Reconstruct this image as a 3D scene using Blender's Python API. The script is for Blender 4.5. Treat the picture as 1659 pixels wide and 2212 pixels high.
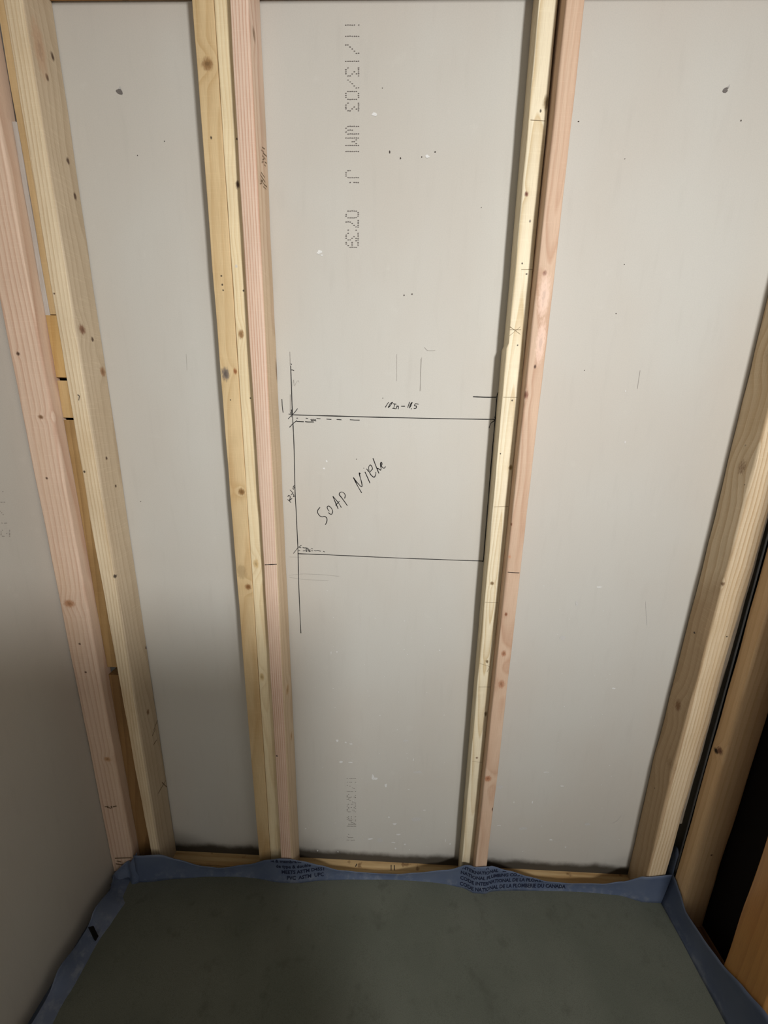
import bpy, bmesh, math, random
from mathutils import Vector, Matrix, noise as mnoise

random.seed(7)
scene = bpy.context.scene
for o in list(bpy.data.objects):
    bpy.data.objects.remove(o)
COL = scene.collection

# ------------------------------------------------------------------ camera
W, H, FPX = 1659, 2212, 831.0
PITCH, YAW, ROLL = math.radians(14.0), math.radians(1.6), math.radians(1.25)
CAM = Vector((0.0, -0.875, 1.322))
FW = Vector((-math.sin(YAW)*math.cos(PITCH), math.cos(YAW)*math.cos(PITCH), -math.sin(PITCH)))
_rt = Vector((math.cos(YAW), math.sin(YAW), 0)); _up = _rt.cross(FW)
RT = _rt*math.cos(ROLL) + _up*math.sin(ROLL)
UP = -_rt*math.sin(ROLL) + _up*math.cos(ROLL)
cd = bpy.data.cameras.new('camera'); cam = bpy.data.objects.new('camera', cd); COL.objects.link(cam)
m = Matrix((RT, UP, -FW)).transposed().to_4x4(); m.translation = CAM
cam.matrix_world = m
cd.sensor_fit = 'VERTICAL'; cd.sensor_height = 24.0; cd.lens = FPX/H*24.0
cd.clip_start = 0.01; cd.clip_end = 50
scene.camera = cam

# ------------------------------------------------------------------ world, lights, exposure
world = bpy.data.worlds.new('world'); scene.world = world; world.use_nodes = True
world.node_tree.nodes['Background'].inputs['Color'].default_value = (1.0, 0.955, 0.89, 1)
world.node_tree.nodes['Background'].inputs['Strength'].default_value = 0.70

def area_light(name, loc, target, size, power, color, spread=180):
    ld = bpy.data.lights.new(name, 'AREA'); ld.shape = 'DISK'; ld.size = size
    ld.energy = power; ld.color = color; ld.spread = math.radians(spread)
    o = bpy.data.objects.new(name, ld); COL.objects.link(o)
    o.location = loc
    o.rotation_euler = (Vector(target)-Vector(loc)).to_track_quat('-Z', 'Y').to_euler()
    return o
area_light('ceiling_lamp_light', (0.90, -1.95, 2.06), (0.02, 0, 1.22), 0.24, 13.0, (1.0, 0.99, 0.975), 96)

scene.view_settings.view_transform = 'Standard'
scene.view_settings.look = 'None'
scene.view_settings.exposure = 0.1
scene.view_settings.gamma = 1.0
scene.view_settings.use_curve_mapping = False

# ------------------------------------------------------------------ measuring helpers
def P(px, py, ax, val):
    """point of the plane coordinate[ax] = val that the photograph shows at (px, py)"""
    d = FW + RT*((px-W/2)/FPX) - UP*((py-H/2)/FPX)
    t = (val-CAM[ax])/d[ax]
    return CAM + d*t
def PB(px, py, y=0.0): return P(px, py, 1, y)

# ------------------------------------------------------------------ object helpers
WLOC = {}
def new_mesh(name, verts, faces, mat, parent=None, loc=(0, 0, 0), smooth=False):
    L = Vector(loc)
    me = bpy.data.meshes.new(name)
    me.from_pydata([tuple(Vector(v)-L) for v in verts], [], faces); me.update()
    o = bpy.data.objects.new(name, me); COL.objects.link(o)
    if parent is not None:
        o.parent = parent
        o.location = L - WLOC.get(parent.name, parent.location)
    else:
        o.location = L
    WLOC[o.name] = L.copy()
    if mat: me.materials.append(mat)
    if smooth:
        me.polygons.foreach_set('use_smooth', [True]*len(me.polygons))
    return o
def tag(o, label=None, cat=None, group=None, kind=None):
    if label: o['label'] = label
    if cat: o['category'] = cat
    if group: o['group'] = group
    if kind: o['kind'] = kind
    return o
def box_data(x0, x1, y0, y1, z0, z1):
    v = [(x0,y0,z0),(x1,y0,z0),(x1,y1,z0),(x0,y1,z0),(x0,y0,z1),(x1,y0,z1),(x1,y1,z1),(x0,y1,z1)]
    f = [(0,3,2,1),(4,5,6,7),(0,1,5,4),(1,2,6,5),(2,3,7,6),(3,0,4,7)]
    return v, f

# ------------------------------------------------------------------ materials
def srgb(r, g, b):
    def c(x):
        x /= 255.0
        return x/12.92 if x <= 0.04045 else ((x+0.055)/1.055)**2.4
    return (c(r), c(g), c(b), 1.0)
class NT:
    def __init__(s, name):
        s.mat = bpy.data.materials.new(name); s.mat.use_nodes = True
        s.t = s.mat.node_tree; s.n = s.t.nodes; s.l = s.t.links
        s.bsdf = s.n['Principled BSDF']
    def new(s, typ, **kw):
        n = s.n.new(typ)
        for k, v in kw.items(): setattr(n, k, v)
        return n
    def set(s, sock, v):
        if isinstance(v, bpy.types.NodeSocket): s.l.new(v, sock)
        else: sock.default_value = v
    def math(s, op, a, b=0.0, c=None, clamp=False):
        n = s.new('ShaderNodeMath', operation=op); n.use_clamp = clamp
        s.set(n.inputs[0], a); s.set(n.inputs[1], b)
        if c is not None: s.set(n.inputs[2], c)
        return n.outputs[0]
    def vmath(s, op, a, b=(0, 0, 0)):
        n = s.new('ShaderNodeVectorMath', operation=op)
        s.set(n.inputs[0], a); s.set(n.inputs[1], b)
        return n.outputs['Value'] if op == 'LENGTH' else n.outputs[0]
    def noise(s, vec, scale=1.0, detail=2.0, rough=0.5):
        n = s.new('ShaderNodeTexNoise'); s.l.new(vec, n.inputs['Vector'])
        n.inputs['Scale'].default_value = scale; n.inputs['Detail'].default_value = detail
        n.inputs['Roughness'].default_value = rough
        return n.outputs['Fac']
    def mix(s, fac, a, b, mode='MIX'):
        n = s.new('ShaderNodeMix', data_type='RGBA', blend_type=mode)
        s.set(n.inputs[0], fac); s.set(n.inputs[6], a); s.set(n.inputs[7], b)
        return n.outputs[2]
    def maprange(s, v, a, b, c=0.0, d=1.0, smooth=True):
        n = s.new('ShaderNodeMapRange'); n.interpolation_type = 'SMOOTHSTEP' if smooth else 'LINEAR'
        s.set(n.inputs[0], v)
        for i, x in enumerate((a, b, c, d)): n.inputs[i+1].default_value = x
        return n.outputs[0]
    def ramp(s, fac, stops):
        n = s.new('ShaderNodeValToRGB'); s.l.new(fac, n.inputs[0])
        e = n.color_ramp.elements
        while len(e) < len(stops): e.new(0.5)
        for el, (p, c) in zip(e, stops): el.position = p; el.color = c
        return n.outputs[0]
    def coord(s): return s.new('ShaderNodeTexCoord').outputs['Object']
    def finish(s, col, rough=0.7, height=None, strength=0.2, dist=0.001, spec=0.3):
        s.set(s.bsdf.inputs['Base Color'], col); s.set(s.bsdf.inputs['Roughness'], rough)
        s.bsdf.inputs['Specular IOR Level'].default_value = spec
        if height is not None:
            b = s.new('ShaderNodeBump'); b.inputs['Strength'].default_value = strength
            b.inputs['Distance'].default_value = dist
            s.l.new(height, b.inputs['Height']); s.l.new(b.outputs[0], s.bsdf.inputs['Normal'])
        return s.mat

def plain(name, col, rough=0.8, spec=0.2):
    t = NT(name); co = t.coord()
    c = t.mix(t.maprange(t.noise(co, 900, 2), 0.35, 0.65), col, tuple(min(1, x*0.72) for x in col[:3])+(1,))
    return t.finish(c, rough, spec=spec)

def wood(name, light, dark, loc, pith=(0.0, 0.05), tilt=(0.0, 0.0), freq=260, wob=0.010, ring=0.75,
         blotch=None, blotch_amt=0.35, spots=(), rough=0.62, seed=0.0, spec=0.25, zfreq=1.0, sharp=0.9, face=None):
    """lumber: growth rings round a pith line near the board, fibres, blotches, knots and nail holes.
    spots: (world point, (rx, ry, rz), colour, ring_push, strength)"""
    L = Vector(loc)
    t = NT(name); co = t.coord()
    cs = t.vmath('ADD', co, (seed*3.1, seed*1.7, seed*5.3))
    sx = t.new('ShaderNodeSeparateXYZ'); t.l.new(co, sx.inputs[0])
    x, y, z = sx.outputs
    n1 = t.noise(t.vmath('MULTIPLY', cs, (7, 7, 1.3*zfreq)), 1.0, 3.0)
    n2 = t.noise(t.vmath('MULTIPLY', t.vmath('ADD', cs, (9.3, 4.1, 2.2)), (7, 7, 1.0*zfreq)), 1.0, 2.0)
    n3 = t.noise(t.vmath('MULTIPLY', cs, (60, 60, 5)), 1.0, 2.0)
    dx = t.math('ADD', t.math('MULTIPLY_ADD', z, -tilt[0], t.math('SUBTRACT', x, pith[0])), t.math('MULTIPLY_ADD', n1, wob*2, -wob))
    dy = t.math('ADD', t.math('MULTIPLY_ADD', z, -tilt[1], t.math('SUBTRACT', y, pith[1])), t.math('MULTIPLY_ADD', n2, wob*2, -wob))
    r = t.math('SQRT', t.math('ADD', t.math('MULTIPLY', dx, dx), t.math('MULTIPLY', dy, dy)))
    r = t.math('MULTIPLY_ADD', n3, 0.0016, r)
    dists = []
    for (p, rad, col, push, st) in spots:
        q = Vector(p)-L
        dd = t.vmath('LENGTH', t.vmath('MULTIPLY', t.vmath('SUBTRACT', co, tuple(q)), tuple(1.0/a for a in rad)))
        dists.append(dd)
        if push:
            r = t.math('MULTIPLY_ADD', t.maprange(dd, 0.0, 4.0, 1.0, 0.0), push, r)
    rings = t.math('FRACT', t.math('MULTIPLY', r, freq))
    rf = t.ramp(rings, [(0.0, (0.15, 0.15, 0.15, 1)), (0.45, (0.3, 0.3, 0.3, 1)), (sharp, (1, 1, 1, 1)), (1.0, (0.12, 0.12, 0.12, 1))])
    ringamt = t.math('MULTIPLY', rf, t.maprange(t.noise(t.vmath('MULTIPLY', cs, (25, 25, 3)), 1, 2), 0.25, 0.75, ring*0.55, ring))
    c = t.mix(ringamt, light, dark)
    if blotch:
        c = t.mix(t.maprange(t.noise(t.vmath('MULTIPLY', t.vmath('ADD', cs, (3, 8, 1)), (14, 14, 3.2)), 1, 3), 0.42, 0.72, 0, blotch_amt), c, blotch)
    if face:   # a sawn face's own tone with some shade painted in: (sign, local x of the face, colour, amount)
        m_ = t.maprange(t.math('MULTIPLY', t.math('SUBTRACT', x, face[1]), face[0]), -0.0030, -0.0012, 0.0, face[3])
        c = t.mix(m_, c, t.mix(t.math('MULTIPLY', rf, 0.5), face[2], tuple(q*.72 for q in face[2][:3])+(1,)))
    fib = t.noise(t.vmath('MULTIPLY', cs, (1300, 1300, 22)), 1.0, 2.0)
    c = t.mix(t.maprange(fib, 0.35, 0.75, 0.0, 0.22), c, tuple(a*0.62 for a in dark[:3])+(1,))
    saw = t.noise(t.vmath('MULTIPLY', cs, (30, 30, 520)), 1.0, 1.0)
    c = t.mix(t.maprange(saw, 0.5, 0.8, 0.0, 0.10), c, tuple(min(1, a*1.25) for a in light[:3])+(1,))
    wobn = t.noise(t.vmath('MULTIPLY', cs, (420, 420, 160)), 1.0, 2.0)
    for dd, (p, rad, col, push, st) in zip(dists, spots):
        d2 = t.math('ADD', dd, t.math('MULTIPLY_ADD', wobn, 0.9, -0.45))
        c = t.mix(t.maprange(d2, 0.45, 1.25, st, 0.0), c, col)
        if push:   # darker heart of a knot
            c = t.mix(t.maprange(d2, 0.15, 0.5, st*0.6, 0.0), c, tuple(a*0.5 for a in col[:3])+(1,))
    hgt = t.math('ADD', t.math('MULTIPLY', rings, 0.3), t.math('MULTIPLY', fib, 0.7))
    return t.finish(c, rough, hgt, 0.25, 0.0006, spec)

# ------------------------------------------------------------------ colours used on wood
KNOT = srgb(126, 92, 62); KNOT_D = srgb(70, 46, 34); NAIL = srgb(38, 30, 28); GREYK = srgb(105, 96, 92)

# gypsum board paper
def board_material(name, base, warm, dark_foot=True, z_foot=0.012):
    t = NT(name); co = t.coord()
    c = t.mix(t.maprange(t.noise(t.vmath('MULTIPLY', co, (3, 3, 2)), 1, 3), 0.3, 0.7), base, warm)
    c = t.mix(t.maprange(t.noise(co, 480, 3, 0.6), 0.35, 0.7, 0, 0.16), c, tuple(a*0.7 for a in base[:3])+(1,))
    c = t.mix(t.maprange(t.noise(t.vmath('MULTIPLY', co, (60, 60, 9)), 1, 3), 0.52, 0.8, 0, 0.14), c, tuple(a*0.75 for a in warm[:3])+(1,))
    c = t.mix(t.maprange(t.noise(co, 26, 4, 0.6), 0.60, 0.85, 0, 0.3), c, tuple(min(1, a*1.15) for a in base[:3])+(1,))
    if dark_foot:   # brown darkening towards the foot, with a wavy upper border
        sx = t.new('ShaderNodeSeparateXYZ'); t.l.new(co, sx.inputs[0])
        w = t.math('MULTIPLY_ADD', t.noise(t.vmath('MULTIPLY', co, (9, 0, 0)), 1, 2), 0.035, t.math('MULTIPLY_ADD', t.noise(co, 60, 3), 0.010, -0.012))
        zz = t.math('SUBTRACT', t.math('SUBTRACT', sx.outputs[2], z_foot), w)
        c = t.mix(t.maprange(zz, -0.004, 0.022, 0.92, 0.0), c, srgb(62, 54, 42))
    return t.finish(c, 0.85, t.noise(co, 700, 3), 0.12, 0.0004, 0.15)

M = {}
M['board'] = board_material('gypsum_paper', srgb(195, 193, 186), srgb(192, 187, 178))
M['board_left'] = board_material('gypsum_paper_left', srgb(186, 183, 175), srgb(182, 176, 167), dark_foot=False)
M['ink'] = plain('black_ink', srgb(17, 16, 17))
M['print'] = plain('grey_print', srgb(112, 106, 102))
M['faint'] = plain('faint_print', srgb(140, 134, 128))
M['pencil'] = plain('pencil', srgb(170, 165, 158))
M['woodpencil'] = plain('pencil_on_wood', srgb(150, 132, 104))
M['stamp'] = plain('mill_stamp_ink', srgb(120, 100, 78))
M['white'] = plain('gypsum_dust', srgb(232, 232, 230))
M['dust'] = plain('gypsum_smear', srgb(206, 204, 200))
M['hole'] = plain('torn_paper_hole', srgb(118, 112, 108))
M['dark'] = plain('dark_speck', srgb(70, 62, 58))
def mortar_material():
    t = NT('mortar'); co = t.coord()
    c = t.mix(t.maprange(t.noise(co, 5, 4), 0.3, 0.7), srgb(88, 92, 83), srgb(97, 100, 91))
    c = t.mix(t.maprange(t.noise(co, 22, 4, 0.6), 0.55, 0.78, 0, 0.45), c, srgb(70, 71, 63))
    c = t.mix(t.maprange(t.noise(co, 700, 2), 0.4, 0.7, 0, 0.35), c, srgb(64, 64, 57))
    h = t.math('ADD', t.math('MULTIPLY', t.noise(co, 18, 3), 1.0), t.math('MULTIPLY', t.noise(co, 500, 2), 0.25))
    return t.finish(c, 0.85, h, 0.25, 0.002, 0.2)
M['mortar'] = mortar_material()
def liner_material():
    t = NT('blue_pvc'); co = t.coord()
    c = t.mix(t.maprange(t.noise(co, 12, 3), 0.3, 0.7), srgb(78, 90, 114), srgb(88, 99, 120))
    sx = t.new('ShaderNodeSeparateXYZ'); t.l.new(co, sx.inputs[0])
    dust = t.math('MULTIPLY', t.maprange(t.noise(co, 45, 4, 0.65), 0.45, 0.75), t.maprange(sx.outputs[2], 0.002, 0.035, 1.0, 0.1))
    c = t.mix(t.math('MULTIPLY', dust, 0.4), c, srgb(140, 144, 150))
    return t.finish(c, 0.45, t.noise(co, 150, 2), 0.08, 0.001, 0.4)
M['liner'] = liner_material()
M['liner_ink'] = plain('navy_ink', srgb(32, 38, 62), 0.5, 0.3)
M['paper'] = plain('cavity_shade_and_tab', srgb(26, 24, 23), 0.9, 0.1)  # near-black paints in the shade of the unlit right cavity; also the seam tab

# ------------------------------------------------------------------ marks drawn on flat faces
def smooth_line(pts, n=5):
    if len(pts) < 3: return pts
    out = []
    for i in range(len(pts)-1):
        p0 = pts[max(i-1, 0)]; p1 = pts[i]; p2 = pts[i+1]; p3 = pts[min(i+2, len(pts)-1)]
        for k in range(n):
            u = k/n
            out.append(tuple(0.5*((2*b)+(-a+c)*u+(2*a-5*b+4*c-d)*u*u+(-a+3*b-3*c+d)*u**3) for a, b, c, d in zip(p0, p1, p2, p3)))
    out.append(pts[-1]); return out
def ribbon(strokes, width, plane, normal, V, F, smooth=True):
    """strokes: pixel polylines; plane: (axis, value)"""
    N = Vector(normal)
    for st in strokes:
        w = width
        if isinstance(st, dict): w = st['w']; st = st['p']
        pts = smooth_line(st) if smooth else st
        q = [P(a, b, *plane) for a, b in pts]
        base = len(V)
        for i, p in enumerate(q):
            d = (q[min(i+1, len(q)-1)]-q[max(i-1, 0)])
            if d.length < 1e-9: d = Vector((0, 0, 1))
            s = d.normalized().cross(N)
            ww = w*0.5*(0.8+0.35*mnoise.noise(Vector((p.x*90, p.z*90, 3.0))))
            V += [p+s*ww, p-s*ww]
        for i in range(len(q)-1):
            a = base+2*i
            F.append((a, a+1, a+3, a+2))
def marks(name, strokes, width, mat, parent, plane, normal=(0, -1, 0), smooth=True, label=None):
    V, F = [], []
    ribbon(strokes, width, plane, normal, V, F, smooth)
    o = new_mesh(name, V, F, mat, parent, loc=V[0])
    if label: o['label'] = label
    return o
def split_marks(name, strokes, *a, **k):
    return [marks(name, [st], *a, **k) for st in strokes]
def blob(V, F, px, py, rx, ry, plane, n=7, rnd=0.35):
    base = len(V)
    for k in range(n):
        a = 2*math.pi*k/n
        s = 1+random.uniform(-rnd, rnd)
        V.append(P(px+rx*s*math.cos(a), py+ry*s*math.sin(a), *plane))
    F.append(tuple(range(base+n-1, base-1, -1)))

# ================================================================== STRUCTURE
S = 0.068          # depth of the full studs
BASE = 0.012       # top of the sole plates
TOP = 2.032        # underside of the top plate
MZ = 0.030         # mortar surface
XL = -0.7815       # left board
XR = 0.789         # inner face of the right framing

v, f = box_data(-0.86, 0.88, 0.0, 0.0127, BASE, 2.12)
wall_back = tag(new_mesh('wall_back', v, f, M['board'], loc=(0, 0, BASE)), kind='structure')
wall_back['label'] = 'grey gypsum board behind the studs of the back wall'
v, f = box_data(XL-0.0127, XL, -2.3, -0.0005, -0.03, 2.12)
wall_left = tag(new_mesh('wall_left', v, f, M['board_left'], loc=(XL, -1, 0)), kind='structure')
wall_left['label'] = 'grey gypsum board of the left side wall'
v, f = box_data(-0.13, 0.39, -1.17, -1.07, -0.03, 1.47)  # added unseen block, only there to shade the lower left
shade_blocker = tag(new_mesh('shade_blocker', v, f, M['board_left'], loc=(.13, -1.1, 0)), kind='structure')
shade_blocker['label'] = 'added out-of-view block behind the camera that casts the lower left shade'
v, f = box_data(XL-.0127, 0.875, -1.30, 0.0127, 2.122, 2.135)
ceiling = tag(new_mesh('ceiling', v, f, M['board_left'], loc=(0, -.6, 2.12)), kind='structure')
ceiling['label'] = 'grey gypsum board over the shower'
v, f = box_data(-0.95, 1.6, -2.6, 0.03, -0.08, -0.031)
floor_slab = tag(new_mesh('floor_slab', v, f, M['mortar'], loc=(0, -1.2, -.031)), kind='structure')
floor_slab['label'] = 'concrete slab under the shower pan and the room behind'
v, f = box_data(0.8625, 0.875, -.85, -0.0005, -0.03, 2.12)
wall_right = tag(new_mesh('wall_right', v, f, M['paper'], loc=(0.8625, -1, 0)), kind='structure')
wall_right['label'] = 'backing painted with cavity shade, seen between the right wall studs'

# ================================================================== LUMBER
def interp(tab, z):
    if z <= tab[0][0]: return tab[0][1]
    if z >= tab[-1][0]: return tab[-1][1]
    for (a, xa), (b, xb) in zip(tab, tab[1:]):
        if a <= z <= b: return xa+(xb-xa)*(z-a)/(b-a) if b > a else xa
def edge(pts, yf):
    """photo points of a vertical edge on the plane y = yf, as a table height -> x"""
    q = sorted(((p.z, p.x) for p in (PB(a, b, yf) for a, b in pts)))
    return q
def stud(name, left, right, yf, yb, z0, z1, mat, loc, rad=0.003, nz=64, wane=0.0006, label=None, cat='stud', group='AUTO', seed=0):
    """vertical member with eased edges; left/right: tables height -> x (or numbers)"""
    V, F = [], []
    zs = [z0+(z1-z0)*k/nz for k in range(nz+1)]
    prof = []
    na = 4
    for k in range(nz+1):
        z = zs[k]
        xl = interp(left, z) if isinstance(left, list) else left
        xr = interp(right, z) if isinstance(right, list) else right
        ring = []
        corners = [(xl, yf, 1, 1, math.pi), (xr, yf, -1, 1, 1.5*math.pi), (xr, yb, -1, -1, 0), (xl, yb, 1, -1, 0.5*math.pi)]
        for ci, (cx, cy, sx, sy, a0) in enumerate(corners):
            r = rad*(1+0.7*mnoise.noise(Vector((seed*3.3+ci*7.1, z*7, 0.5)))) if yf < yb else rad
            ox, oy = cx+sx*r, cy+sy*r
            for q in range(na+1):
                a = a0+0.5*math.pi*q/na
                w = wane*mnoise.noise(Vector((seed+ci*2.2, z*14, q*0.3)))
                ring.append((ox+(r+w)*math.cos(a), oy+(r+w)*math.sin(a), z))
        V += ring
    n = 4*(na+1)
    for k in range(nz):
        for i in range(n):
            a = k*n+i; b = k*n+(i+1) % n
            F.append((a, b, b+n, a+n))
    F.append(tuple(range(n-1, -1, -1))); F.append(tuple(range(nz*n, nz*n+n)))
    o = new_mesh(name, V, F, mat, loc=loc, smooth=False)
    for p in o.data.polygons: p.use_smooth = len(p.vertices) == 4
    o.data.set_sharp_from_angle(angle=math.radians(28))
    if group == 'AUTO': group = {'stud': 'bare wall studs', 'blocking': 'blocking strips in the left corner gap'}.get(cat) if label else None
    tag(o, label, cat, group)
    return o
def sp(px, py, yf, rx, rz, col=KNOT, push=0.0, st=0.9, depth=0.006):
    """knot or nail hole on a front face; sizes in mm"""
    p = PB(px, py, yf)
    return (p, (rx/1000, depth, rz/1000), col, push, st)
def spx(px, py, xf, ry, rz, col=KNOT, push=0.0, st=0.9):
    """the same on a side face x = xf"""
    p = P(px, py, 0, xf)
    return (p, (0.006, ry/1000, rz/1000), col, push, st)

# --- corner stud against the left board (wide pink face)
locA = (-0.748, -0.056, BASE)
matA = wood('pine_pink_wide', srgb(218, 194, 172), srgb(184, 144, 120), locA, pith=(-0.06, 0.02), tilt=(0.006, 0.003), freq=120, wob=0.014, ring=0.8,
    blotch=srgb(206, 178, 148), seed=1, sharp=0.85,
    spots=[sp(39, 764, -.075, 4, 4, KNOT_D, .002), sp(88, 901, -.075, 6, 5, KNOT, .004), sp(122, 900, -.075, 6, 5, srgb(120,70,58), .004),
           sp(101, 1033, -.075, 3, 3, KNOT_D), sp(150, 1304, -.075, 14, 11, srgb(168,122,88), .006), sp(172, 1391, -.075, 3, 3, KNOT_D),
           sp(185, 1452, -.075, 3, 3, KNOT_D), sp(196, 1275, -.075, 10, 12, srgb(120,72,50), .004), sp(232, 1640, -.075, 10, 8, srgb(180,138,100), .004)])
studA = stud('wall_stud', XL+0.0006, -0.7155, -.075, -.037, BASE, TOP, matA, locA, rad=.005, seed=1,
    label='wide pinkish stud in the left corner, its edge against the side wall board')

# --- leftmost stud of the back wall
locB = (-0.66, -0.034, BASE)
sideB = -0.641
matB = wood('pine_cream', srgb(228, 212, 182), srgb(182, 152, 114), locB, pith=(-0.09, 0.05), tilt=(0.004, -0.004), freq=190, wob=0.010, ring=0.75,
    blotch=srgb(196, 168, 128), blotch_amt=0.45, seed=2, face=(1, -.6415+.66, srgb(188, 170, 146), .7),  # right side greyed with painted shade
    spots=[sp(248, 1245, -S, 4, 5, NAIL), sp(182, 1019, -S, 3, 3, NAIL), sp(117, 634, -S, 2, 2, KNOT_D),
           spx(115, 122, sideB, 4, 7, KNOT_D, .001), spx(103, 167, sideB, 4, 6, KNOT_D, .001), spx(148, 348, sideB, 4, 6, KNOT_D), spx(163, 424, sideB, 4, 7, KNOT_D),
           spx(178, 712, sideB, 9, 10, srgb(128,92,70), .004), spx(200, 733, sideB, 4, 5, KNOT_D), spx(222, 803, sideB, 8, 11, srgb(150,112,80), .003),
           spx(230, 990, sideB, 3, 4, KNOT_D), spx(250, 1050, sideB, 3, 4, KNOT_D), spx(315, 1399, sideB, 4, 5, KNOT_D), spx(319, 1538, sideB, 5, 9, srgb(120,88,58)),
           spx(87, 105, sideB, 14, 45, srgb(186,150,120), .003, .6)])
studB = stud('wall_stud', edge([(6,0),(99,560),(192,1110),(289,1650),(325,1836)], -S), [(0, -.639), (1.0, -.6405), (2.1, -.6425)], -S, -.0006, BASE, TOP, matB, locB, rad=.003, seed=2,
    label='cream stud on the back wall, next to the wide pinkish corner stud')

# --- triple stud left of the niche drawing
locC1 = (-0.349, -0.022, BASE)
matC1 = wood('pine_gold', srgb(214, 190, 148), srgb(184, 150, 102), locC1, pith=(0.004, 0.07), tilt=(0.01, 0.01), freq=210, wob=0.010, ring=0.6,
    blotch=srgb(180, 142, 92), blotch_amt=0.5, seed=3,
    spots=[sp(448, 138, -.045, 11, 10, srgb(140,106,68), .006), sp(487, 808, -.045, 9, 14, GREYK, .003), sp(508, 802, -.045, 4, 7, srgb(150,96,56), .002),
           sp(522, 1062, -.045, 8, 9, srgb(132,96,52), .005), sp(536, 1268, -.045, 8, 8, srgb(140,98,58), .004), sp(522, 1235, -.045, 13, 20, srgb(150,126,90), 0, .5),
           sp(478, 596, -.045, 2, 2, NAIL), sp(480, 615, -.045, 2, 2, NAIL), sp(482, 627, -.045, 2, 2, NAIL), sp(456, 297, -.045, 2, 3, NAIL), sp(498, 864, -.045, 1.6, 1.6, NAIL)])
studC1 = stud('wall_stud', edge([(414,0),(457,560),(500,1110),(543,1650),(559,1840)], -.045), -.3308, -.045, -.0006, BASE, TOP, matC1, locC1, rad=.002, seed=3,
    label='golden yellow stud, leftmost of the three joined studs')
locC2 = (-0.314, -0.022, BASE)
matC2 = wood('pine_pale', srgb(236, 220, 184), srgb(206, 176, 126), locC2, pith=(0.0, 0.02), tilt=(0.012, -0.02), freq=150, wob=0.02, ring=0.6, seed=4, zfreq=2.2,
    spots=[sp(521, 722, -.045, 6, 10, srgb(150,112,70), .006), sp(513, 399, -.045, 4, 7, KNOT_D, .002), sp(566, 1462, -.045, 6, 12, srgb(200,172,122), .008),
           sp(512, 300, -.045, 2, 2, NAIL), sp(526, 628, -.045, 2, 2, NAIL), sp(553, 1218, -.045, 7, 12, srgb(206,176,126), .008), sp(541, 860, -.045, 2, 2, NAIL), sp(510, 575, -.045, 3, 3, srgb(206,200,190))])
studC2 = stud('wall_stud', -.3302, -.2968, -.045, -.0006, BASE, TOP, matC2, locC2, rad=.0022, seed=4,
    label='narrow pale stud in the middle of the three joined studs')
locC3 = (-0.279, -0.034, BASE)
sideC = -0.2612
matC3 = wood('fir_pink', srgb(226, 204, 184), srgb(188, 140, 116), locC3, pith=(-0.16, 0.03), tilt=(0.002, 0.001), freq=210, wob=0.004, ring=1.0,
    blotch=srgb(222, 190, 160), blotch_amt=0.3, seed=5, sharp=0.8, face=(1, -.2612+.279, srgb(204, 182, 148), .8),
    spots=[spx(552, 75, sideC, 8, 12, srgb(130,105,82), .003), spx(576, 164, sideC, 3, 7, KNOT_D), spx(599, 800, sideC, 8, 26, srgb(140,116,92), .004),
           spx(620, 1490, sideC, 12, 16, srgb(176,140,98), .004), sp(598, 1633, -S, 2.5, 3, NAIL), spx(628, 1590, sideC, 8, 14, srgb(170,134,92), .002)])
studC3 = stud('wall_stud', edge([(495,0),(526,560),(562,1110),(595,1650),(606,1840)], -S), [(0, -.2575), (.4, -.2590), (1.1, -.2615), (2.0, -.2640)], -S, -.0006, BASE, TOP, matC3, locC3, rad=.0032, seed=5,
    label='striped pink stud with a short black pen line, beside the soap niche drawing')

# --- double stud right of the niche drawing
locD1 = (0.235, -0.02, BASE)
chip = PB(1093, 747, -.04).z
dl = [(0, .2215), (.5, .2195), (1.2, .2165), (chip-0.002, .2150), (chip+0.002, .2180), (1.62, .2175), (2.0, .2160)]
matD1 = wood('spruce_cream', srgb(236, 226, 200), srgb(196, 170, 124), locD1, pith=(0.004, 0.012), tilt=(0.0, -0.030), freq=150, wob=0.012, ring=0.8, seed=6, zfreq=1.6,
    spots=[sp(1137, 419, -.04, 4, 5, srgb(110,58,46), .002), sp(1180, 222, -.04, 6, 12, srgb(136,116,84), .003), sp(1145, 478, -.04, 2.2, 3, GREYK), sp(1168, 240, -.04, 1.8, 3, NAIL),
           sp(1137, 592, -.04, 2, 2, NAIL), sp(1128, 569, -.04, 1.8, 2, NAIL), sp(1118, 746, -.04, 2, 2, NAIL), sp(1106, 865, -.04, 2, 2, NAIL), sp(1103, 1010, -.04, 5, 6, srgb(150,124,80), .003),
           sp(1081, 980, -.04, 1.5, 2, NAIL), sp(1063, 1260, -.04, 4.5, 5, srgb(130,104,70), .003), sp(1052, 1429, -.04, 4, 5, srgb(126,106,76), .002), sp(1049, 1542, -.04, 4, 7, srgb(126,106,76), .002),
           sp(1030, 1637, -.04, 3, 4, srgb(120,90,70))])
studD1 = stud('wall_stud', dl, edge([(1206,0),(1154,560),(1099,1110),(1043,1650),(1022,1863)], -.04), -.04, -.0006, BASE, TOP, matD1, locD1, rad=.0025, nz=240, seed=6,
    label='pale cream stud with pencil ticks, right of the soap niche drawing')
locD2 = (0.269, -0.034, BASE)
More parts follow.
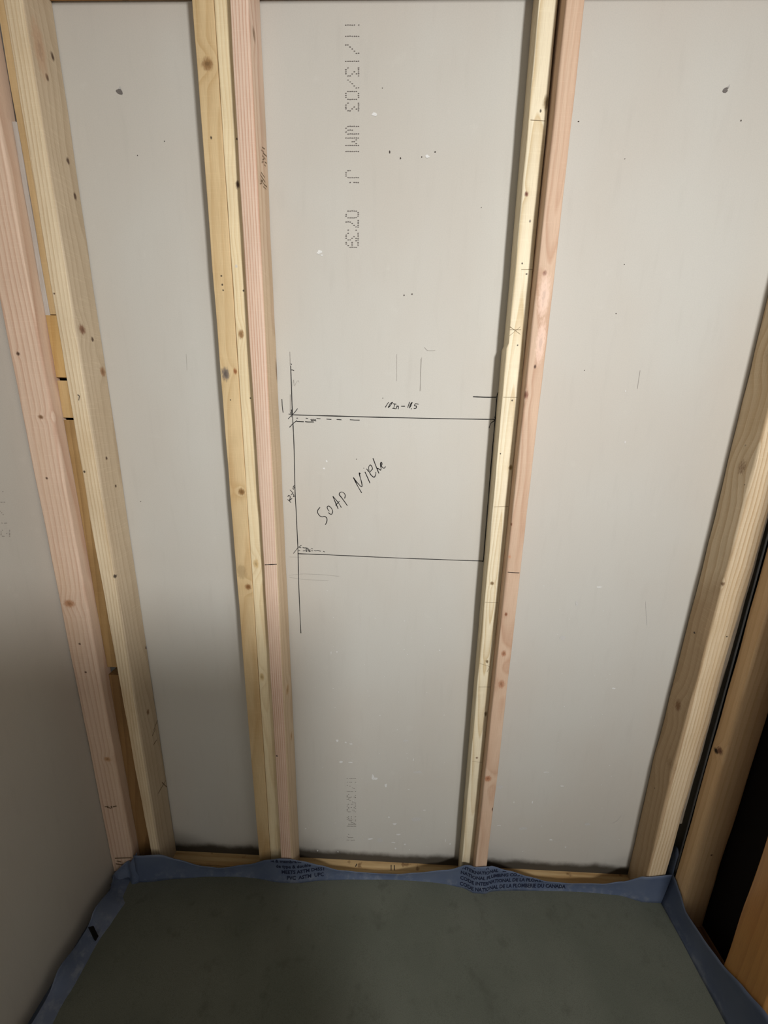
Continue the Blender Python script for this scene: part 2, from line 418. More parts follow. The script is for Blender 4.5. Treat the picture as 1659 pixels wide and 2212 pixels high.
matD2 = wood('fir_salmon', srgb(208, 182, 158), srgb(180, 142, 116), locD2, pith=(0.0, 0.02), tilt=(0.004, -0.026), freq=110, wob=0.02, ring=0.85,
    blotch=srgb(202, 170, 144), blotch_amt=0.5, seed=7, zfreq=1.8, sharp=0.8,
    spots=[sp(1188, 297, -S, 3, 8, KNOT_D, .002), sp(1177, 590, -S, 4, 5, srgb(130,84,62), .004), sp(1156, 792, -S, 2.5, 4, KNOT_D), sp(1136, 853, -S, 5, 8, srgb(130,88,70), .004),
           sp(1104, 1133, -S, 3, 4, srgb(130,84,62)), sp(1093, 1327, -S, 3.5, 5, srgb(140,90,64), .002), sp(1088, 1412, -S, 6, 9, srgb(166,118,90), .004), sp(1083, 1478, -S, 8, 12, srgb(170,124,96), .006),
           sp(1054, 1682, -S, 9, 10, srgb(170,116,84), .006), sp(1064, 1749, -S, 2, 7, KNOT_D), sp(1101, 1203, -S, 3, 4, srgb(200,150,120), .002), sp(1175, 640, -S, 11, 40, srgb(234,204,186), .003, .7),
           sp(1168, 740, -S, 9, 42, srgb(236,206,188), .003, .7)])
studD2 = stud('wall_stud', .2522, edge([(1265,0),(1203,560),(1139,1110),(1078,1650),(1053,1863)], -S), -S, -.0006, BASE, TOP, matD2, locD2, rad=.0038, seed=7,
    label='salmon pink stud with flame grain, joined to the pale cream stud')

# --- right corner stud
locE = (0.752, -0.034, BASE)
sideE = 0.7245
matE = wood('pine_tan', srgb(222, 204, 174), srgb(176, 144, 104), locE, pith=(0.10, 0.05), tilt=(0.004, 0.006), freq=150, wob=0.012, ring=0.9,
    blotch=srgb(196, 168, 126), blotch_amt=0.4, seed=8, face=(-1, .7245-.752, srgb(178, 150, 116), .75),  # left side browned, partly painted shade
    spots=[spx(1598, 1010, sideE, 13, 20, srgb(112,72,46), .008), spx(1605, 962, sideE, 3, 3, NAIL), spx(1604, 1047, sideE, 2, 2, NAIL), spx(1500, 1367, sideE, 3, 3, NAIL), spx(1467, 1524, sideE, 11, 18, srgb(120,84,50), .006),
           sp(1562, 1262, -S, 4, 6, srgb(120,92,66), .002), spx(1655, 765, sideE, 22, 22, srgb(128,98,70), .008, .7), spx(1450, 1650, sideE, 16, 30, srgb(128,100,70), .004, .6), spx(1418, 1703, sideE, 2, 4, NAIL), sp(1570,1375,-S,2,2,NAIL)])
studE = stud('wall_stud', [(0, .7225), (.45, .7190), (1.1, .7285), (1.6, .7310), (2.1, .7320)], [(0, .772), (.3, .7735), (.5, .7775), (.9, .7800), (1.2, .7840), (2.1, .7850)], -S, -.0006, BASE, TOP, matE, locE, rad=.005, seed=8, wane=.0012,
    label='tan stud in the right back corner with a shaded knotty side')

# bark left on the right edge of the corner stud
lw = (0.785, -.05, .25)
mw = wood('grey_bark', srgb(172, 162, 148), srgb(120, 110, 98), lw, pith=(.02, .06), freq=300, wob=.02, ring=.8, seed=14)
ezr = [(0, .772), (.3, .7735), (.5, .7775), (.9, .7800), (1.2, .7840), (2.1, .7850)]
ow = stud('bark_edge', [(z, x-.0035) for z, x in ezr], [(z, min(x+.0042+.0012*math.sin(z*9), .7868)) for z, x in ezr], -.0668, -.035, .30, 2.0, mw, lw, rad=.0022, nz=90, seed=14, wane=.0012)
del ow['category']; ow['label'] = 'grey strip of bark'
ow.parent = studE; ow.location = Vector(lw)-Vector(locE)

# --- right wall studs
locF = (0.823, -0.095, BASE)
kF = P(1552, 1623, 0, XR)
matF = wood('fir_brown', srgb(216, 188, 150), srgb(184, 148, 106), locF, pith=(0.05, 0.06), tilt=(0.0, 0.004), freq=130, wob=0.010, ring=0.6, blotch=srgb(196, 156, 112), seed=9,
    spots=[spx(1548, 1622, XR, 7, 8, srgb(30, 20, 16), .004, 1.0), spx(1556, 1622, XR, 9, 10, srgb(110, 74, 58), .004, .9), sp(1537, 1847, -.115, 3, 3, KNOT_D)], rough=.5)
studF = stud('wall_stud', [(0, .787), (.5, .788), (1.1, .790), (2.1, .791)], .858, -.115, -.0745, BASE, TOP, matF, locF, rad=.007, seed=9,
    label='brown stud of the right wall nearest the corner, with a knot hole')
locG = (0.823, -0.36, BASE)
yG = P(1600, 1969, 0, XR).y
matG = wood('fir_orange', srgb(190, 140, 80), srgb(150, 100, 50), locG, pith=(0.05, 0.05), freq=120, wob=0.012, ring=0.5, blotch=srgb(176, 112, 54), seed=10, rough=.28, spec=.6)
studG = stud('wall_stud', XR, .858, yG-0.090, yG, BASE, TOP, matG, (locG[0], yG-.045, BASE), rad=.005, seed=10,
    label='orange-brown glossy stud cut off by the right edge of the photo')

# --- plates
def lumber_box(name, x0, x1, y0, y1, z0, z1, mat, label, cat):
    bm = bmesh.new(); bmesh.ops.create_cube(bm, size=1)
    for q in bm.verts:
        q.co = Vector(((x1-x0)*q.co.x, (y1-y0)*q.co.y, (z1-z0)*q.co.z))
    bmesh.ops.bevel(bm, geom=bm.edges[:], offset=0.0025, segments=2, affect='EDGES')
    me = bpy.data.meshes.new(name); bm.to_mesh(me); bm.free(); me.materials.append(mat)
    o = bpy.data.objects.new(name, me); COL.objects.link(o)
    o.location = ((x0+x1)/2, (y0+y1)/2, (z0+z1)/2)
    return tag(o, label, cat)
def plate_wood(name, light, dark, seed):
    """grain runs along x or y: a rotated fibre noise"""
    t = NT(name); co = t.coord()
    axis = (3, 90, 90) if seed < 30 else (90, 3, 90)
    g = t.noise(t.vmath('MULTIPLY', t.vmath('ADD', co, (seed, seed*.3, 0)), axis), 1, 3)
    c = t.mix(t.maprange(g, .35, .7), light, dark)
    axis2 = (30, 900, 900) if seed < 30 else (900, 30, 900)
    c = t.mix(t.maprange(t.noise(t.vmath('MULTIPLY', co, axis2), 1, 2), .4, .75, 0, .3), c, tuple(a*.6 for a in dark[:3])+(1,))
    c = t.mix(t.maprange(t.noise(co, 34, 3), .62, .72, 0, .7), c, srgb(110, 78, 50))
    return t.finish(c, .7, g, .2, .0006)
sole_back = lumber_box('sole_plate', XL+.001, .7875, -.036, .0127, -.026, BASE-.0003, plate_wood('plate_wood', srgb(206, 178, 132), srgb(176, 142, 96), 11),
    'yellowish bottom plate under the back wall studs, half hidden by the blue liner', 'plate')
sole_right = lumber_box('sole_plate', .7885, .8605, -.85, -.0008, -.026, BASE, plate_wood('plate_wood_right', srgb(140, 104, 66), srgb(104, 74, 46), 41),
    'dark brown bottom plate under the right wall studs', 'plate')
top_plate = lumber_box('top_plate', XL+.001, .8605, -S, -.0008, TOP+.0005, TOP+.038, plate_wood('plate_wood_top', srgb(196, 150, 96), srgb(160, 110, 62), 12),
    'brown top plate just visible along the upper edge of the photo', 'plate')

# --- blocking stacked in the gap between the corner studs
GX0, GX1 = -.7150, -.6795
zc = [PB(150, y, -.05).z for y in (1853, 1470, 1447, 908, 903, 820, 814, 681, 679)]
gap_parts = [
    (BASE, PB(250, 1458, -.05).z, srgb(150, 116, 74), srgb(112, 82, 50), 'dark brown blocking strip at the foot of the left corner gap'),
    (PB(246, 1441, -.05).z, PB(138, 907, -.05).z, srgb(172, 140, 94), srgb(128, 98, 58), 'long stained brown blocking strip wedged in the left corner gap'),
    (PB(138, 902, -.05).z, PB(130, 822, -.05).z, srgb(200, 170, 122), srgb(172, 136, 86), 'short tan block in the left corner gap between two dark cracks'),
    (PB(130, 815, -.05).z, PB(113, 681, -.05).z, srgb(206, 172, 116), srgb(178, 136, 78), 'yellow-orange block in the left corner gap'),
    (PB(113, 679, -.05).z, TOP, srgb(206, 178, 134), srgb(182, 150, 104), 'tall tan blocking strip in the upper left corner gap'),
]
for i, (a, b, l_, d_, lab) in enumerate(gap_parts):
    lc = ((GX0+GX1)/2, -.03, a)
    mt = wood('blocking_wood', l_, d_, lc, pith=(.02, .06), tilt=(.02, .01), freq=170, wob=.01, ring=.7, blotch=tuple(q*.75 for q in d_[:3])+(1,), blotch_amt=.5, seed=20+i)
    stud('blocking_strip', GX0+(.010 if i == 4 else .0), GX1, -.05, -.012, a, b, mt, lc, rad=.002, nz=20, seed=20+i, label=lab, cat='blocking')
lc = (-.710, -.03, PB(70, 690, -.05).z)
mt = wood('grey_strip_wood', srgb(182, 174, 166), srgb(156, 146, 136), lc, pith=(.02, .06), freq=160, ring=.4, seed=31)
stud('filler_strip', GX0+.0005, GX0+.0092, -.0495, -.020, PB(70, 690, -.05).z, PB(22, 262, -.05).z, mt, lc, rad=.001, nz=20, seed=31,
     label='thin grey filler strip beside the tall tan blocking strip', cat='strip')

# ================================================================== BLUE LINER
def resample(pts, xs):
    pts = sorted(pts); out = []
    for x in xs:
        if x <= pts[0][0]: out.append(pts[0][1]); continue
        if x >= pts[-1][0]: out.append(pts[-1][1]); continue
        for (a, ya), (b, yb) in zip(pts, pts[1:]):
            if a <= x <= b:
                u = (x-a)/(b-a); u = u*u*(3-2*u)*.5+u*.5
                out.append(ya+(yb-ya)*u); break
    return out
liner = bpy.data.objects.new('shower_pan_liner', None); COL.objects.link(liner); liner.location = (0, -.06, MZ)
tag(liner, 'blue plastic shower pan liner turned up along the foot of the walls', 'liner')
TH = 0.0011
bot_px = [(312,1899),(384,1890),(460,1887),(540,1889),(605,1900),(640,1901),(692,1894),(760,1892),(830,1894),(900,1898),(960,1904),(998,1911),(1041,1923),(1069,1917),(1120,1915),(1200,1918),(1260,1921),(1339,1928),(1381,1941),(1436,1939)]
top_px = [(322,1843),(345,1842),(384,1852),(440,1867),(475,1871),(540,1863),(580,1853),(605,1850),(627,1851),(648,1855),(692,1865),(735,1876),(779,1880),(822,1883),(860,1884),(900,1881),(965,1875),(1019,1866),(1052,1867),(1095,1876),(1139,1889),(1182,1900),(1230,1904),(1300,1905),(1345,1900),(1390,1889),(1456,1884)]
bot_w = [(p.x, p.y) for p in (P(a, b, 2, MZ) for a, b in bot_px)]
xs_all = [(-.700)+(1.492)*k/160 for k in range(161)]
by = resample(bot_w, xs_all)
# keep the sheet in front of the studs it passes: a tent over each stud front
def clear(x, y):
    for (x0, x1, yy) in ((-.79, -.7145, -.0775), (-.682, -.640, -.0710), (-.368, -.297, -.0480), (-.297, -.257, -.0710), (.216, .252, -.0430), (.252, .2865, -.0710), (.718, .79, -.0710)):
        dist = max(x0-x, x-x1, 0.0)
        y = min(y, yy+.45*dist)
    return min(y, -.0385)
for _ in range(2):
    by = [(by[max(i-1, 0)]+by[i]*2+by[min(i+1, 160)])/4 for i in range(161)]
by = [clear(x, y) for x, y in zip(xs_all, by)]
# mortar bed: gently uneven grid
NX, NY = 70, 70
V, F = [], []
for j in range(NY+1):
    for i in range(NX+1):
        x = -.728+(.7882+.728)*i/NX; y0 = resample(list(zip(xs_all, by)), [x])[0]+.0015 if x > -.70 else -.080; y = y0-1.6*(j/NY)**1.3
        V.append((x, y, MZ-0.004+0.004*mnoise.noise(Vector((x*4, y*4, 0)))+0.0012*mnoise.noise(Vector((x*17, y*17, 5)))))
for j in range(NY):
    for i in range(NX):
        a = j*(NX+1)+i
        F.append((a, a+NX+1, a+NX+2, a+1))
floor = tag(new_mesh('floor', V, F, M['mortar'], loc=(0, -0.6, 0), smooth=True), kind='structure')
floor['label'] = 'troweled grey-green mortar bed of the shower pan'

# height of the top edge from the photo, at the sheet's own depth
tw = []
for a, b in top_px:
    y = -.06
    for _ in range(6):
        p = PB(a, b, y); y = resample(list(zip(xs_all, by)), [p.x])[0]+.004
    tw.append((p.x, p.z))
tz = resample(tw, xs_all)
tz = [max(z, MZ+.012) for z in tz]
def back_surf(x, v, off=0.0):
    """v: 0 bottom .. 1 top edge"""
    b = resample(list(zip(xs_all, by)), [x])[0]; t = resample(list(zip(xs_all, tz)), [x])[0]
    z = MZ-.008+(t-MZ+.008)*v
    y = b-.004*(1-v)**2+.0015*math.sin(v*3.0)-.0012
    return Vector((x, y-off, z))
def sheet(name, rows, mat, parent):
    """rows[i][j] points; gives the sheet a real thickness"""
    ni, nj = len(rows), len(rows[0])
    V = [p for r in rows for p in r]; F = []
    for i in range(ni-1):
        for j in range(nj-1):
            a = i*nj+j; F.append((a, a+nj, a+nj+1, a+1))
    o = new_mesh(name, V, F, mat, parent, loc=parent.location, smooth=True)
    md = o.modifiers.new('thickness', 'SOLIDIFY'); md.thickness = TH; md.offset = 0
    return o
rows = [[back_surf(x, j/8) for j in range(9)] for x in xs_all]
flap_back = sheet('back_flap', rows, M['liner'], liner)

# left flap, against A and the left board
topL = [(253,1907),(203,1962),(190,2000),(163,2046),(127,2093),(104,2150),(80,2207)]
botL = [(312,1899),(249,1983),(211,2042),(177,2101),(127,2203)]
bl = sorted((p.y, p.x) for p in (P(a, b, 2, MZ) for a, b in botL))
tl = sorted((p.y, p.z) for p in (P(a, b, 0, -.746) for a, b in topL))
ysl = [-.082-1.3*k/110 for k in range(111)]
rows = []
for y in ysl:
    xb = resample(bl, [y])[0]; zt = resample(tl, [y])[0]
    if y > -.13: xb = min(xb, -.71); 
    zt = max(zt, .045)+.003*math.sin(y*40)
    xt = -.746-.024*max(0.0, 1-abs(y+.08)/.05)
    r = []
    for j in range(9):
        v = j/8
        x = xt+(xb-xt)*(1-v)**1.6+.004*math.sin(y*23+v*2)*v*(1-v)
        r.append(Vector((max(x, XL+.004), y, MZ-.008+(zt-MZ+.008)*v)))
    rows.append(r)
flap_left = sheet('left_flap', rows, M['liner'], liner)
# folded left corner: the sheet bunched in front of the corner gap
rows = []
for k in range(15):
    u = k/14
    x = -.772+.078*u; y = -.083-.010*math.sin(u*9)*math.sin(u*math.pi)-.004*(1-u)
    ztop = .038+.080*u+.006*math.sin(u*7)
    rows.append([Vector((x+.003*math.sin(j*1.1), y-.012*(1-j/6)**2, MZ-.010+(ztop-MZ+.010)*j/6)) for j in range(7)])
sheet('corner_fold', rows, M['liner'], liner)

# right flap, against the right framing
topR = [(1457,1894),(1468,1925),(1482,1970),(1520,2028),(1558,2080),(1610,2137),(1659,2193)]
botR = [(1436,1941),(1490,2036),(1550,2143),(1583,2212)]
tr_ = sorted((p.y, p.z) for p in (P(a, b, 0, XR-.006) for a, b in topR))
br_ = sorted((p.y, p.x) for p in (P(a, b, 2, MZ) for a, b in botR))
ysr = [-.074-1.3*k/110 for k in range(111)]
rows = []
for y in ysr:
    zt = resample(tr_, [y])[0]; xb = min(resample(br_, [y])[0], XR-.008)
    r = []
    for j in range(9):
        v = j/8
        x = XR-.006+(xb-XR+.006)*(1-v)**1.5-.012*(1-v)**2-.003*math.sin(y*31)*v*(1-v)
        r.append(Vector((x, y if y < -.08 else y, MZ-.008+(max(zt, .05)-MZ+.008)*v)))
    rows.append(r[::-1])
flap_right = sheet('right_flap', rows, M['liner'], liner)
# loose folds standing up in the gap behind the right corner stud
rows = []
for k in range(13):
    u = k/12
    x = .7865-.0045*u; 
    y = -.072+.060*u
    zt = .20-.02*u+.015*math.sin(u*8)
    rows.append([Vector((x+.0018*math.sin(u*9+j), y, MZ+(zt-MZ)*j/6)) for j in range(7)])
sheet('corner_fold', rows, M['liner'], liner)
# dark slit where the left flap is overlapped
V, F = [], []
q = [P(a, b, 0, -.722) for a, b in ((190,2003),(200,2000),(216,2034),(208,2040))]
for p in q: V.append(p)
for p in q: V.append(p+Vector((.004, -.001, .001)))
F = [(4,5,6,7),(0,3,2,1),(0,1,5,4),(1,2,6,5),(2,3,7,6),(3,0,4,7)]
new_mesh('seam_tab', V, F, M['paper'], liner, loc=V[0])

# the sheet runs on under the mortar bed
sheet('base_sheet', [[Vector((XL+.0003+(.7875-XL-.0003)*i/12, -.079-1.5*j/12, -.004)) for j in range(13)][::-1] for i in range(13)], M['liner'], liner)
# printing on the back flap
def flap_text(lines, x0, size, pitch, v_top, name, width_scale=1.0, label=None):
    V, F = [], []
    for li, (txt, dx) in enumerate(lines):
        cu = bpy.data.curves.new('text', 'FONT'); cu.body = txt; cu.size = size; cu.resolution_u = 2; cu.offset = size*.025
        to = bpy.data.objects.new('text', cu); COL.objects.link(to)
        dg = bpy.context.evaluated_depsgraph_get(); dg.update()
        me = bpy.data.meshes.new_from_object(to.evaluated_get(dg))
        base = len(V)
        for q in me.vertices:
            x = x0+dx+q.co.x*width_scale; h = v_top-li*pitch+q.co.y
            t = resample(list(zip(xs_all, tz)), [x])[0]
            vv = (h-MZ+.008)/(t-MZ+.008)
            V.append((x, h, vv))
        for pl in me.polygons:
            F.append(tuple(base+i for i in pl.vertices))
        bpy.data.objects.remove(to); bpy.data.meshes.remove(me); bpy.data.curves.remove(cu)
    keep = [fc for fc in F if all(.03 < V[i][2] < .985 for i in fc)]
    used = sorted({i for fc in keep for i in fc}); mp = {i: k for k, i in enumerate(used)}
    VV = [back_surf(V[i][0], V[i][2], .0014) for i in used]
    o = new_mesh(name, VV, [tuple(mp[i] for i in fc) for fc in keep], M['liner_ink'], flap_back, loc=VV[0])
    if label: o['label'] = label
    return o
flap_text([('CODE WITH THE INTERNATIONAL', 0), ('INTERNATIONAL TESTING', 0), ('NATIONAL PLUMBING CODE', 0), ('CODE INTERNATIONAL DE LA PLOMBERIE', 0), ('CODE NATIONAL DE LA PLOMBERIE DU CANADA', 0)],
    PB(997, 1885, -.07).x, .0165, .0195, .112, 'printed_text', .80, label='dark printed lines about a plumbing code')
flap_text([('membrane de pvc double impermeable', 0), ('conforme & membrane double', .01), ('de type & double', .07), ('MEETS ASTM D4551', .085), ('PVC  ASTM  UPC', .10)],
    PB(548, 1875, -.06).x, .0165, .0195, .116, 'printed_text', .85, label='dark printed lines beside the triple stud')

# ================================================================== MARKS ON THE BACK BOARD
BP = (1, -.0005)
def crop(ox, oy, s, strokes):
    out = []
    for st in strokes:
        if isinstance(st, dict): out.append({'w': st['w'], 'p': [(ox+a*s, oy+b*s) for a, b in st['p']]})
        else: out.append([(ox+a*s, oy+b*s) for a, b in st])
    return out
k1 = (590, 740, 250/1659); k2 = (600, 960, 260/1659); k3 = (800, 740, 320/1659); k4 = (600, 1140, 200/1659)
marks('niche_outline', [[(628,790),(630,850),(632,900),(635,960),(637,1050),(641,1130),(644,1200),(646,1280),(650,1368)],
    [(631,896),(700,898),(850,902),(1000,905),(1070,906)], [(643,1196),(720,1199),(850,1205),(960,1209),(1043,1212)],
    [(1076,847),(1073,860),(1070,900),(1062,990),(1053,1100),(1045,1200),(1043,1214)], [(1022,857),(1050,858),(1072,858)]],
    .0022, M['ink'], wall_back, BP, label='thin black pen rectangle with corner ticks marking the niche')
marks('pencil_line', [[(626,760),(627,790)], [(627,852),(627,890)]], .0013, M['faint'], wall_back, BP)
marks('corner_mark', crop(*k1, [[(215,1095),(260,1045),(310,1000),(350,945)], [(222,1025),(262,1028)], [(262,960),(262,1070)], [(245,1000),(258,1005),(250,1020)], [(235,1215),(280,1165),(340,1118)],
    [(255,300),(265,320)], [(258,392),(275,392),(300,402)], [(125,810),(130,900),(143,1005)],
    [(335,1083),(355,1083)], [(468,1083),(500,1088)], [(622,1085),(680,1092)], [(765,1097),(835,1103)], [(910,1102),(980,1107)], [(1100,1106),(1170,1110),(1240,1111)],
    [(335,1130),(440,1135)], [(458,1133),(500,1138),(585,1138)], [(535,1110),(545,1095),(555,1128)], [(560,1100),(563,1128)], [(572,1092),(576,1125),(590,1100)], [(580,1112),(600,1112)], [(600,1098),(612,1108),(598,1120),(618,1125)]])
    + crop(*k4, [[(280,462),(320,410),(365,350),(425,315)], [(375,350),(420,358)], [(370,408),(402,408)], [(445,352),(470,362),(520,360)], [(450,415),(495,412)], [(500,380),(540,362)], [(505,385),(510,430)], [(525,372),(522,430)], [(545,370),(560,430)], [(568,400),(565,432),(590,420)], [(575,385),(580,405)], [(598,375),(628,378)], [(600,412),(630,414)],
    [(650,408),(685,415),(712,405),(770,422)], [(815,422),(842,434)]]),
    .0018, M['ink'], wall_back, BP, smooth=False, label='black pen ticks and dashed lines at the niche corners')
marks('handwriting', crop(*k2, [[(583,868),(556,900),(550,940),(575,980),(610,998),(645,993),(672,1010),(680,1040),(672,1075),(655,1108)],
    [(697,940),(738,965),(757,925),(740,880),(705,850),(682,862),(690,895),(712,922)],
    [(833,888),(795,800),(760,715)], [(760,715),(795,755),(840,810),(878,872)], [(797,840),(825,810),(852,782)],
    [(960,845),(900,760),(845,690)], [(845,690),(855,668),(880,656),(910,668),(930,700),(922,745)],
    [(1157,668),(1100,570),(1042,455)], [(1042,455),(1090,520),(1145,578),(1163,570),(1150,500),(1130,430),(1125,392),(1138,410)],
    [(1272,535),(1235,450),(1202,378)], [(1183,325),(1190,331)],
    [(1225,335),(1262,380),(1300,345)], [(1258,365),(1255,310),(1275,283),(1300,310),(1305,350)], [(1262,375),(1285,420),(1328,452),(1350,415),(1352,380)],
    [(1313,190),(1350,290),(1395,400)], [(1365,330),(1395,338),(1418,358)], [(1413,262),(1430,247),(1436,275),(1420,295),(1415,262)], [(1418,290),(1440,312),(1465,328),(1485,305)], [(1418,358),(1425,325),(1415,300)]]),
    .0022, M['ink'], wall_back, BP, label='handwritten words Soap Niche running uphill')
marks('handwriting', crop(*k2, [[(183,803),(160,780),(133,757)], [(138,722),(150,703),(170,715),(170,745),(160,775)], [(160,775),(180,758),(197,742)], [(168,625),(190,648),(208,668)], [(183,697),(213,664)],
    [(203,690),(213,684),(222,698),(214,722)], [(214,722),(236,710)], [(205,596),(213,610),(220,622)], [(211,576),(222,592),(232,605)], [(213,580),(228,570),(240,592)]]),
    .0018, M['ink'], wall_back, BP, label='small handwritten 12 1/2 in along the upright line')
marks('handwriting', crop(*k3, [[(205,668),(185,697),(168,725)], [(250,668),(225,682),(212,706),(200,725),(216,716),(235,690),(250,668)], [(255,685),(292,690)], [(274,688),(262,738)], [(245,735),(285,741)],
    [(300,705),(290,742)], [(294,718),(315,712),(312,745)], [(345,713),(388,713)], [(440,665),(418,730)], [(470,668),(450,690),(438,735)], [(438,735),(455,705),(470,668)], [(464,736),(459,746)], [(540,690),(505,684)], [(505,684),(494,706),(516,712),(512,734),(487,738)]]),
    .0019, M['ink'], wall_back, BP, label='small handwritten 18 In - 18.5 above the upper line')
marks('arrow_mark', crop(*k3, [[(1330,958),(1350,905),(1400,868)], [(1385,835),(1404,838),(1402,862)], [(1445,550),(1430,572)]]), .0018, M['ink'], wall_back, BP)
marks('pencil_scribble', [[(857,765),(857,823)], [(909,775),(908,810),(909,845)], [(911,772),(907,845)], [(917,750),(924,757),(940,757)], [(625,1243),(650,1240),(690,1241),(733,1245)], [(625,1247),(660,1252),(710,1254)], [(625,1203),(650,1204)],
    [(402,765),(404,800)], [(1383,800),(1377,840)], [(632,835),(634,820),(636,833),(640,826),(644,822),(646,826)]], .0009, M['pencil'], wall_back, BP)

FONT = {'0': ['01110','10001','10001','10001','10001','10001','01110'], '1': ['00100','00100','00100','00100','00100','00100','00100'],
 '3': ['11111','00010','00100','00010','00001','10001','01110'], '7': ['11111','00001','00010','00100','01000','01000','01000'], '9': ['01110','10001','10001','01111','00001','00010','01100'],
 '/': ['00001','00001','00010','00100','01000','10000','10000'], ':': ['00000','00100','00000','00000','00000','00100','00000'],
 'W': ['10001','10001','10001','10101','10101','10101','01010'], 'M': ['10001','11011','10101','10101','10001','10001','10001'], 'J': ['00001','00001','00001','00001','10001','10001','01110']}
def dot_print(chars, x_top, x_bot, hw, name, mat, parent, plane, dot=(1.9, 1.1), drop=0.0, flip=1):
    """chars: (character, centre py); the print runs down the board, letter tops to the right"""
    V, F = [], []
    for c, py in chars:
        for r, row in enumerate(FONT[c]):
            for q, bit in enumerate(row):
                if bit == '1' and random.random() > drop:
                    t = r/6
                    blob(V, F, x_top(py)+(x_bot(py)-x_top(py))*t, py+(q-2)*hw(py)/2.0+random.uniform(-.3, .3), dot[0], dot[1], plane, 6, .2)
    return new_mesh(name, V, F, mat, parent, loc=V[0])
top_print = [('1',54),('1',78),('/',106),('1',132),('3',155),('/',181),('0',206),('3',231),('W',281),('M',306),('1',327),('J',376),('1',394),('0',463),('7',483),(':',497),('3',511),('9',527)]
o = dot_print(top_print, lambda y: 775-(y-50)*.003, lambda y: 747+(y-50)*.002, lambda y: 9.2-(y-50)*.0045, 'printed_date_stamp', M['print'], wall_back, BP, (2.0, 1.15), .05)
o['label'] = 'grey dot printed date and time running down the board'
low_print = [('1',1682),('1',1690),('/',1700),('1',1710),('3',1720),('/',1731),('0',1741),('3',1750),('W',1768),('M',1777),('1',1785),('J',1806),('1',1815)]
o = dot_print(low_print, lambda y: 768, lambda y: 750, lambda y: 3.6, 'printed_date_stamp', M['faint'], wall_back, BP, (1.3, .7), .25)
o['label'] = 'faint dot printed date near the foot of the board'
LP = (0, XL+.0005)
o = dot_print([('1',1062),('1',1085),('/',1108),('1',1130),('3',1152)], lambda y: 6+(y-1060)*.16, lambda y: -16+(y-1060)*.2, lambda y: 6.5, 'printed_date_stamp', M['faint'], wall_left, LP, (1.3, .9), .2)
o['label'] = 'faint dot printed date at the left edge of the photo'

# specks: gypsum dust and nail pricks, too small to pick apart
V, F = [], []
for (x, y, a, b) in [(808,247,5,4),(924,338,4,4),(690,545,6,4),(696,551,3,2),(700,1012,3,2),(706,996,2,2),(1296,1268,6,1.5),(1325,1487,4,1.5),(805,1680,3,6),(812,1682,6,3),(747,1604,3,1.5),(758,1607,4,1.5),(728,1600,3,2),(736,1646,4,2),(757,1647,4,1),(833,1697,3,4),(883,1705,2.5,1),
    (840,1765,2,2),(853,1780,4,2),(861,1803,4,2),(850,1820,4,1.5),(875,1824,3,2),(854,1833,2,1.5),(962,1815,1,3),(972,1823,1.5,1.5),(1110,1733,1,2.5),(1150,1733,1.5,3),(1078,1783,4,1),(1222,1830,2,1.5),(1180,1668,7,1),(1214,1698,4,1),(715,1410,1,3),(728,1408,2,1.5),(950,1405,2,1.5),(893,1641,1,3),(1190,1814,4,1.2),
    (730,1840,1.5,1.5),(686,1838,1.5,1.5),(1351,845,1.5,2),(1350,955,1.2,2.5),(800,1812,5,2),(660,1790,1.5,1),(917,1750,3,1),(1000,1780,2,1)]:
    blob(V, F, x, y, a, b, BP, 7, .45)
for k in range(90):
    x = random.uniform(660, 1340); y = random.uniform(1250, 1850)
    if 985 < x < 1090 and y < 1900: continue
    blob(V, F, x, y, random.uniform(.5, 1.2), random.uniform(.5, 1.0), BP, 5, .4)
tag(new_mesh('gypsum_fleck', V, F, M['white'], wall_back, loc=V[0]), kind='stuff')
V, F = [], []
for (x, y, a, b) in [(1214,1378,7,4),(1246,1304,3,5),(900,1770,9,4),(820,1815,8,4),(905,1668,10,2.5),(875,1600,6,3),(1080,1700,7,4),(1270,1780,6,3),(1130,1790,9,3)]:
    blob(V, F, x, y, a, b, BP, 9, .4)
tag(new_mesh('dust_smear', V, F, M['dust'], wall_back, loc=V[0]), kind='stuff')
V, F = [], []
for (x, y, a, b) in [(842,328,1.5,3),(865,342,1.5,2.5),(911,339,1.3,1.8),(940,328,2,1.5),(873,638,1.3,1.8),(890,635,1.3,1.8),(1250,262,2,1.5),(1601,260,1.5,2),(1331,677,1.3,1.3),(1349,571,1,1),(355,305,1.2,1.2),(297,336,1,1.5),(827,860,1,1),(1040,448,1,1),(826,190,1,1),(1350,343,1,1),(1263,800,1,1),(770,992,1,1),(304,1083,1,1.2)]:
    blob(V, F, x, y, a, b, BP, 6, .25)
tag(new_mesh('prick_mark', V, F, M['dark'], wall_back, loc=V[0]), kind='stuff')
split_marks('scratch', [[(1178,1668),(1186,1669),(1194,1668)], [(1193,1815),(1204,1819),(1211,1812)], [(1322,1779),(1335,1772),(1341,1762)], [(705,1823),(725,1813),(748,1808)], [(862,1683),(872,1673),(884,1668)],
    [(1030,1790),(1040,1783),(1052,1781)], [(1395,1300),(1396,1325),(1398,1350)], [(890,1800),(903,1806),(912,1803)], [(935,1690),(942,1680),(955,1676)]], .0010, M['dust'], wall_back, BP)
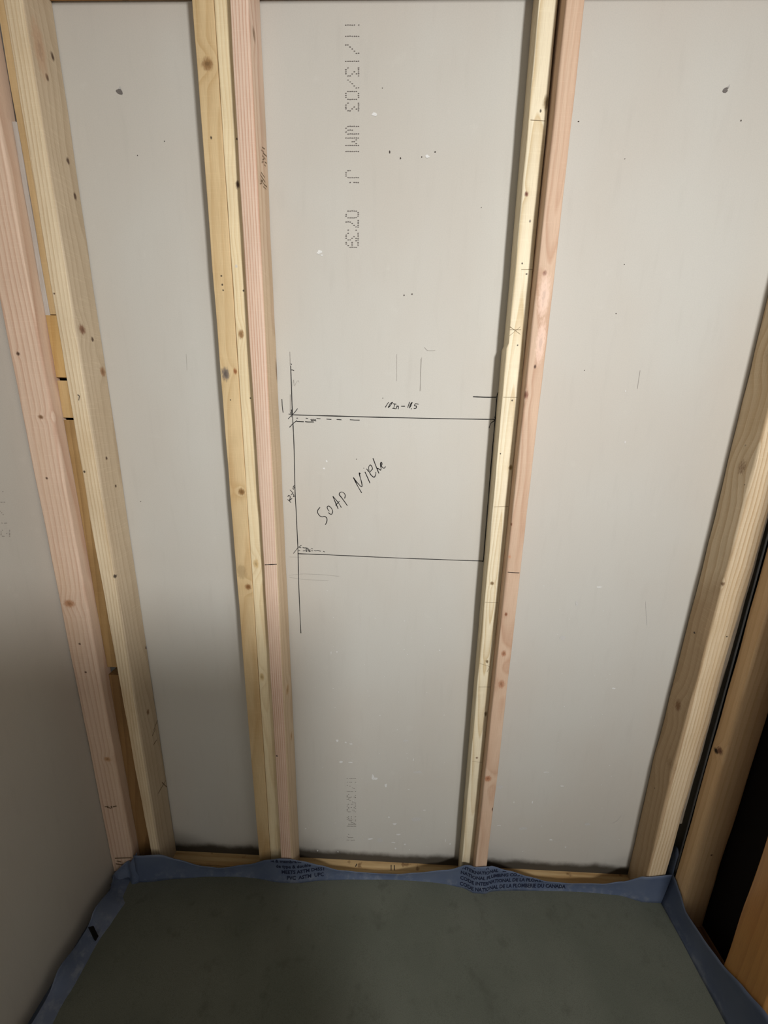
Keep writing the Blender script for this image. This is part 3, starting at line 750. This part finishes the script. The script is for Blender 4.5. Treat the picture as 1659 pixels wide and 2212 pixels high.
def tear(cx, cy, a, b, ang, flapd):
    """punched hole: a dark dent with a torn paper lip standing proud"""
    V, F = [], []
    n = 12; c_, s_ = math.cos(ang), math.sin(ang)
    for k in range(n):
        t = 2*math.pi*k/n; u = a*math.cos(t)*(1+.15*math.sin(3*t)); w = b*math.sin(t)
        V.append(PB(cx+u*c_-w*s_, cy+u*s_+w*c_, -.0006))
    V.append(PB(cx, cy, -.0003))
    for k in range(n): F.append((k, n, (k+1) % n))
    h = new_mesh('nail_hole', V, F, M['hole'], wall_back, loc=V[0])
    p0 = PB(cx+flapd[0]*.4-3, cy+flapd[1]*.4, -.0008); p1 = PB(cx+flapd[0]*.4+3, cy+flapd[1]*.4+1, -.0008); p2 = PB(cx+flapd[0], cy+flapd[1], -.005)
    new_mesh('paper_lip', [p0, p1, p2, p0+Vector((0,-.0008,0)), p1+Vector((0,-.0008,0))], [(3,4,2),(0,2,1),(0,3,2),(1,2,4),(0,1,4,3)], M['dust'], h, loc=V[0])
tear(258, 198, 8, 5, .5, (2, -13)); tear(1567, 195, 6, 5, 2.3, (10, -13))

# ================================================================== MARKS ON THE LUMBER
marks('pen_line', [[(572,1220),(585,1219.5),(598,1219)]], .0022, M['ink'], studC3, (1, -S-.0005))
marks('pen_line', [[(1097,1236),(1110,1237),(1122,1237.5)]], .0020, M['ink'], studD2, (1, -S-.0005))
split_marks('pencil_tick', [[(1146,259),(1178,261)], [(1126,582),(1150,582)], [(1087,858),(1118,858)], [(1067,1095),(1098,1094)], [(1048,1301),(1076,1302)], [(1036,1433),(1058,1440),(1052,1452)], [(1034,1484),(1060,1484)], [(1020,1645),(1042,1647)],
    [(1101,712),(1126,712)], [(1101,705),(1124,722)], [(1101,725),(1124,706)]], .0009, M['woodpencil'], studD1, (1, -.0405), smooth=False)
marks('mill_stamp', [[(226,1743),(234,1742)], [(231,1744),(240,1746)], [(240,1741),(242,1746)], [(244,1743),(252,1741)], [(248,1854),(284,1853)], [(250,1866),(270,1869),(282,1869)], [(252,1860),(262,1862)]], .0042, M['stamp'], studA, (1, -.0757), smooth=False,
      label='dark stamped marks near the foot')['kind'] = 'stuff'
marks('mill_stamp', [[(566,318),(572,322)], [(568,330),(576,338)], [(567,345),(571,343)], [(572,350),(576,353)], [(564,372),(572,384)], [(565,382),(573,394)], [(570,398),(577,404)], [(563,392),(568,390)]], .0028, M['stamp'], studC3, (0, sideC+.0016), normal=(1, 0, 0), smooth=False)['kind'] = 'stuff'
marks('pen_tick', [[(167,853),(171,855),(170,865)]], .0016, M['dark'], studB, (1, -S-.0006))
marks('mill_stamp', [[(332,1578),(340,1556)], [(329,1590),(336,1574)], [(331,1610),(339,1598)], [(342,1714),(358,1686)], [(350,1690),(360,1700)]], .0025, M['stamp'], studB, (0, -.6385), normal=(1, 0, 0), smooth=False)['kind'] = 'stuff'
split_marks('ink_mark', [[(768,1872),(771,1866)], [(845,1868),(845,1880)], [(852,1869),(852,1880)]], .003, M['dark'], sole_back, (2, BASE+.0006), normal=(0, 0, 1), smooth=False)
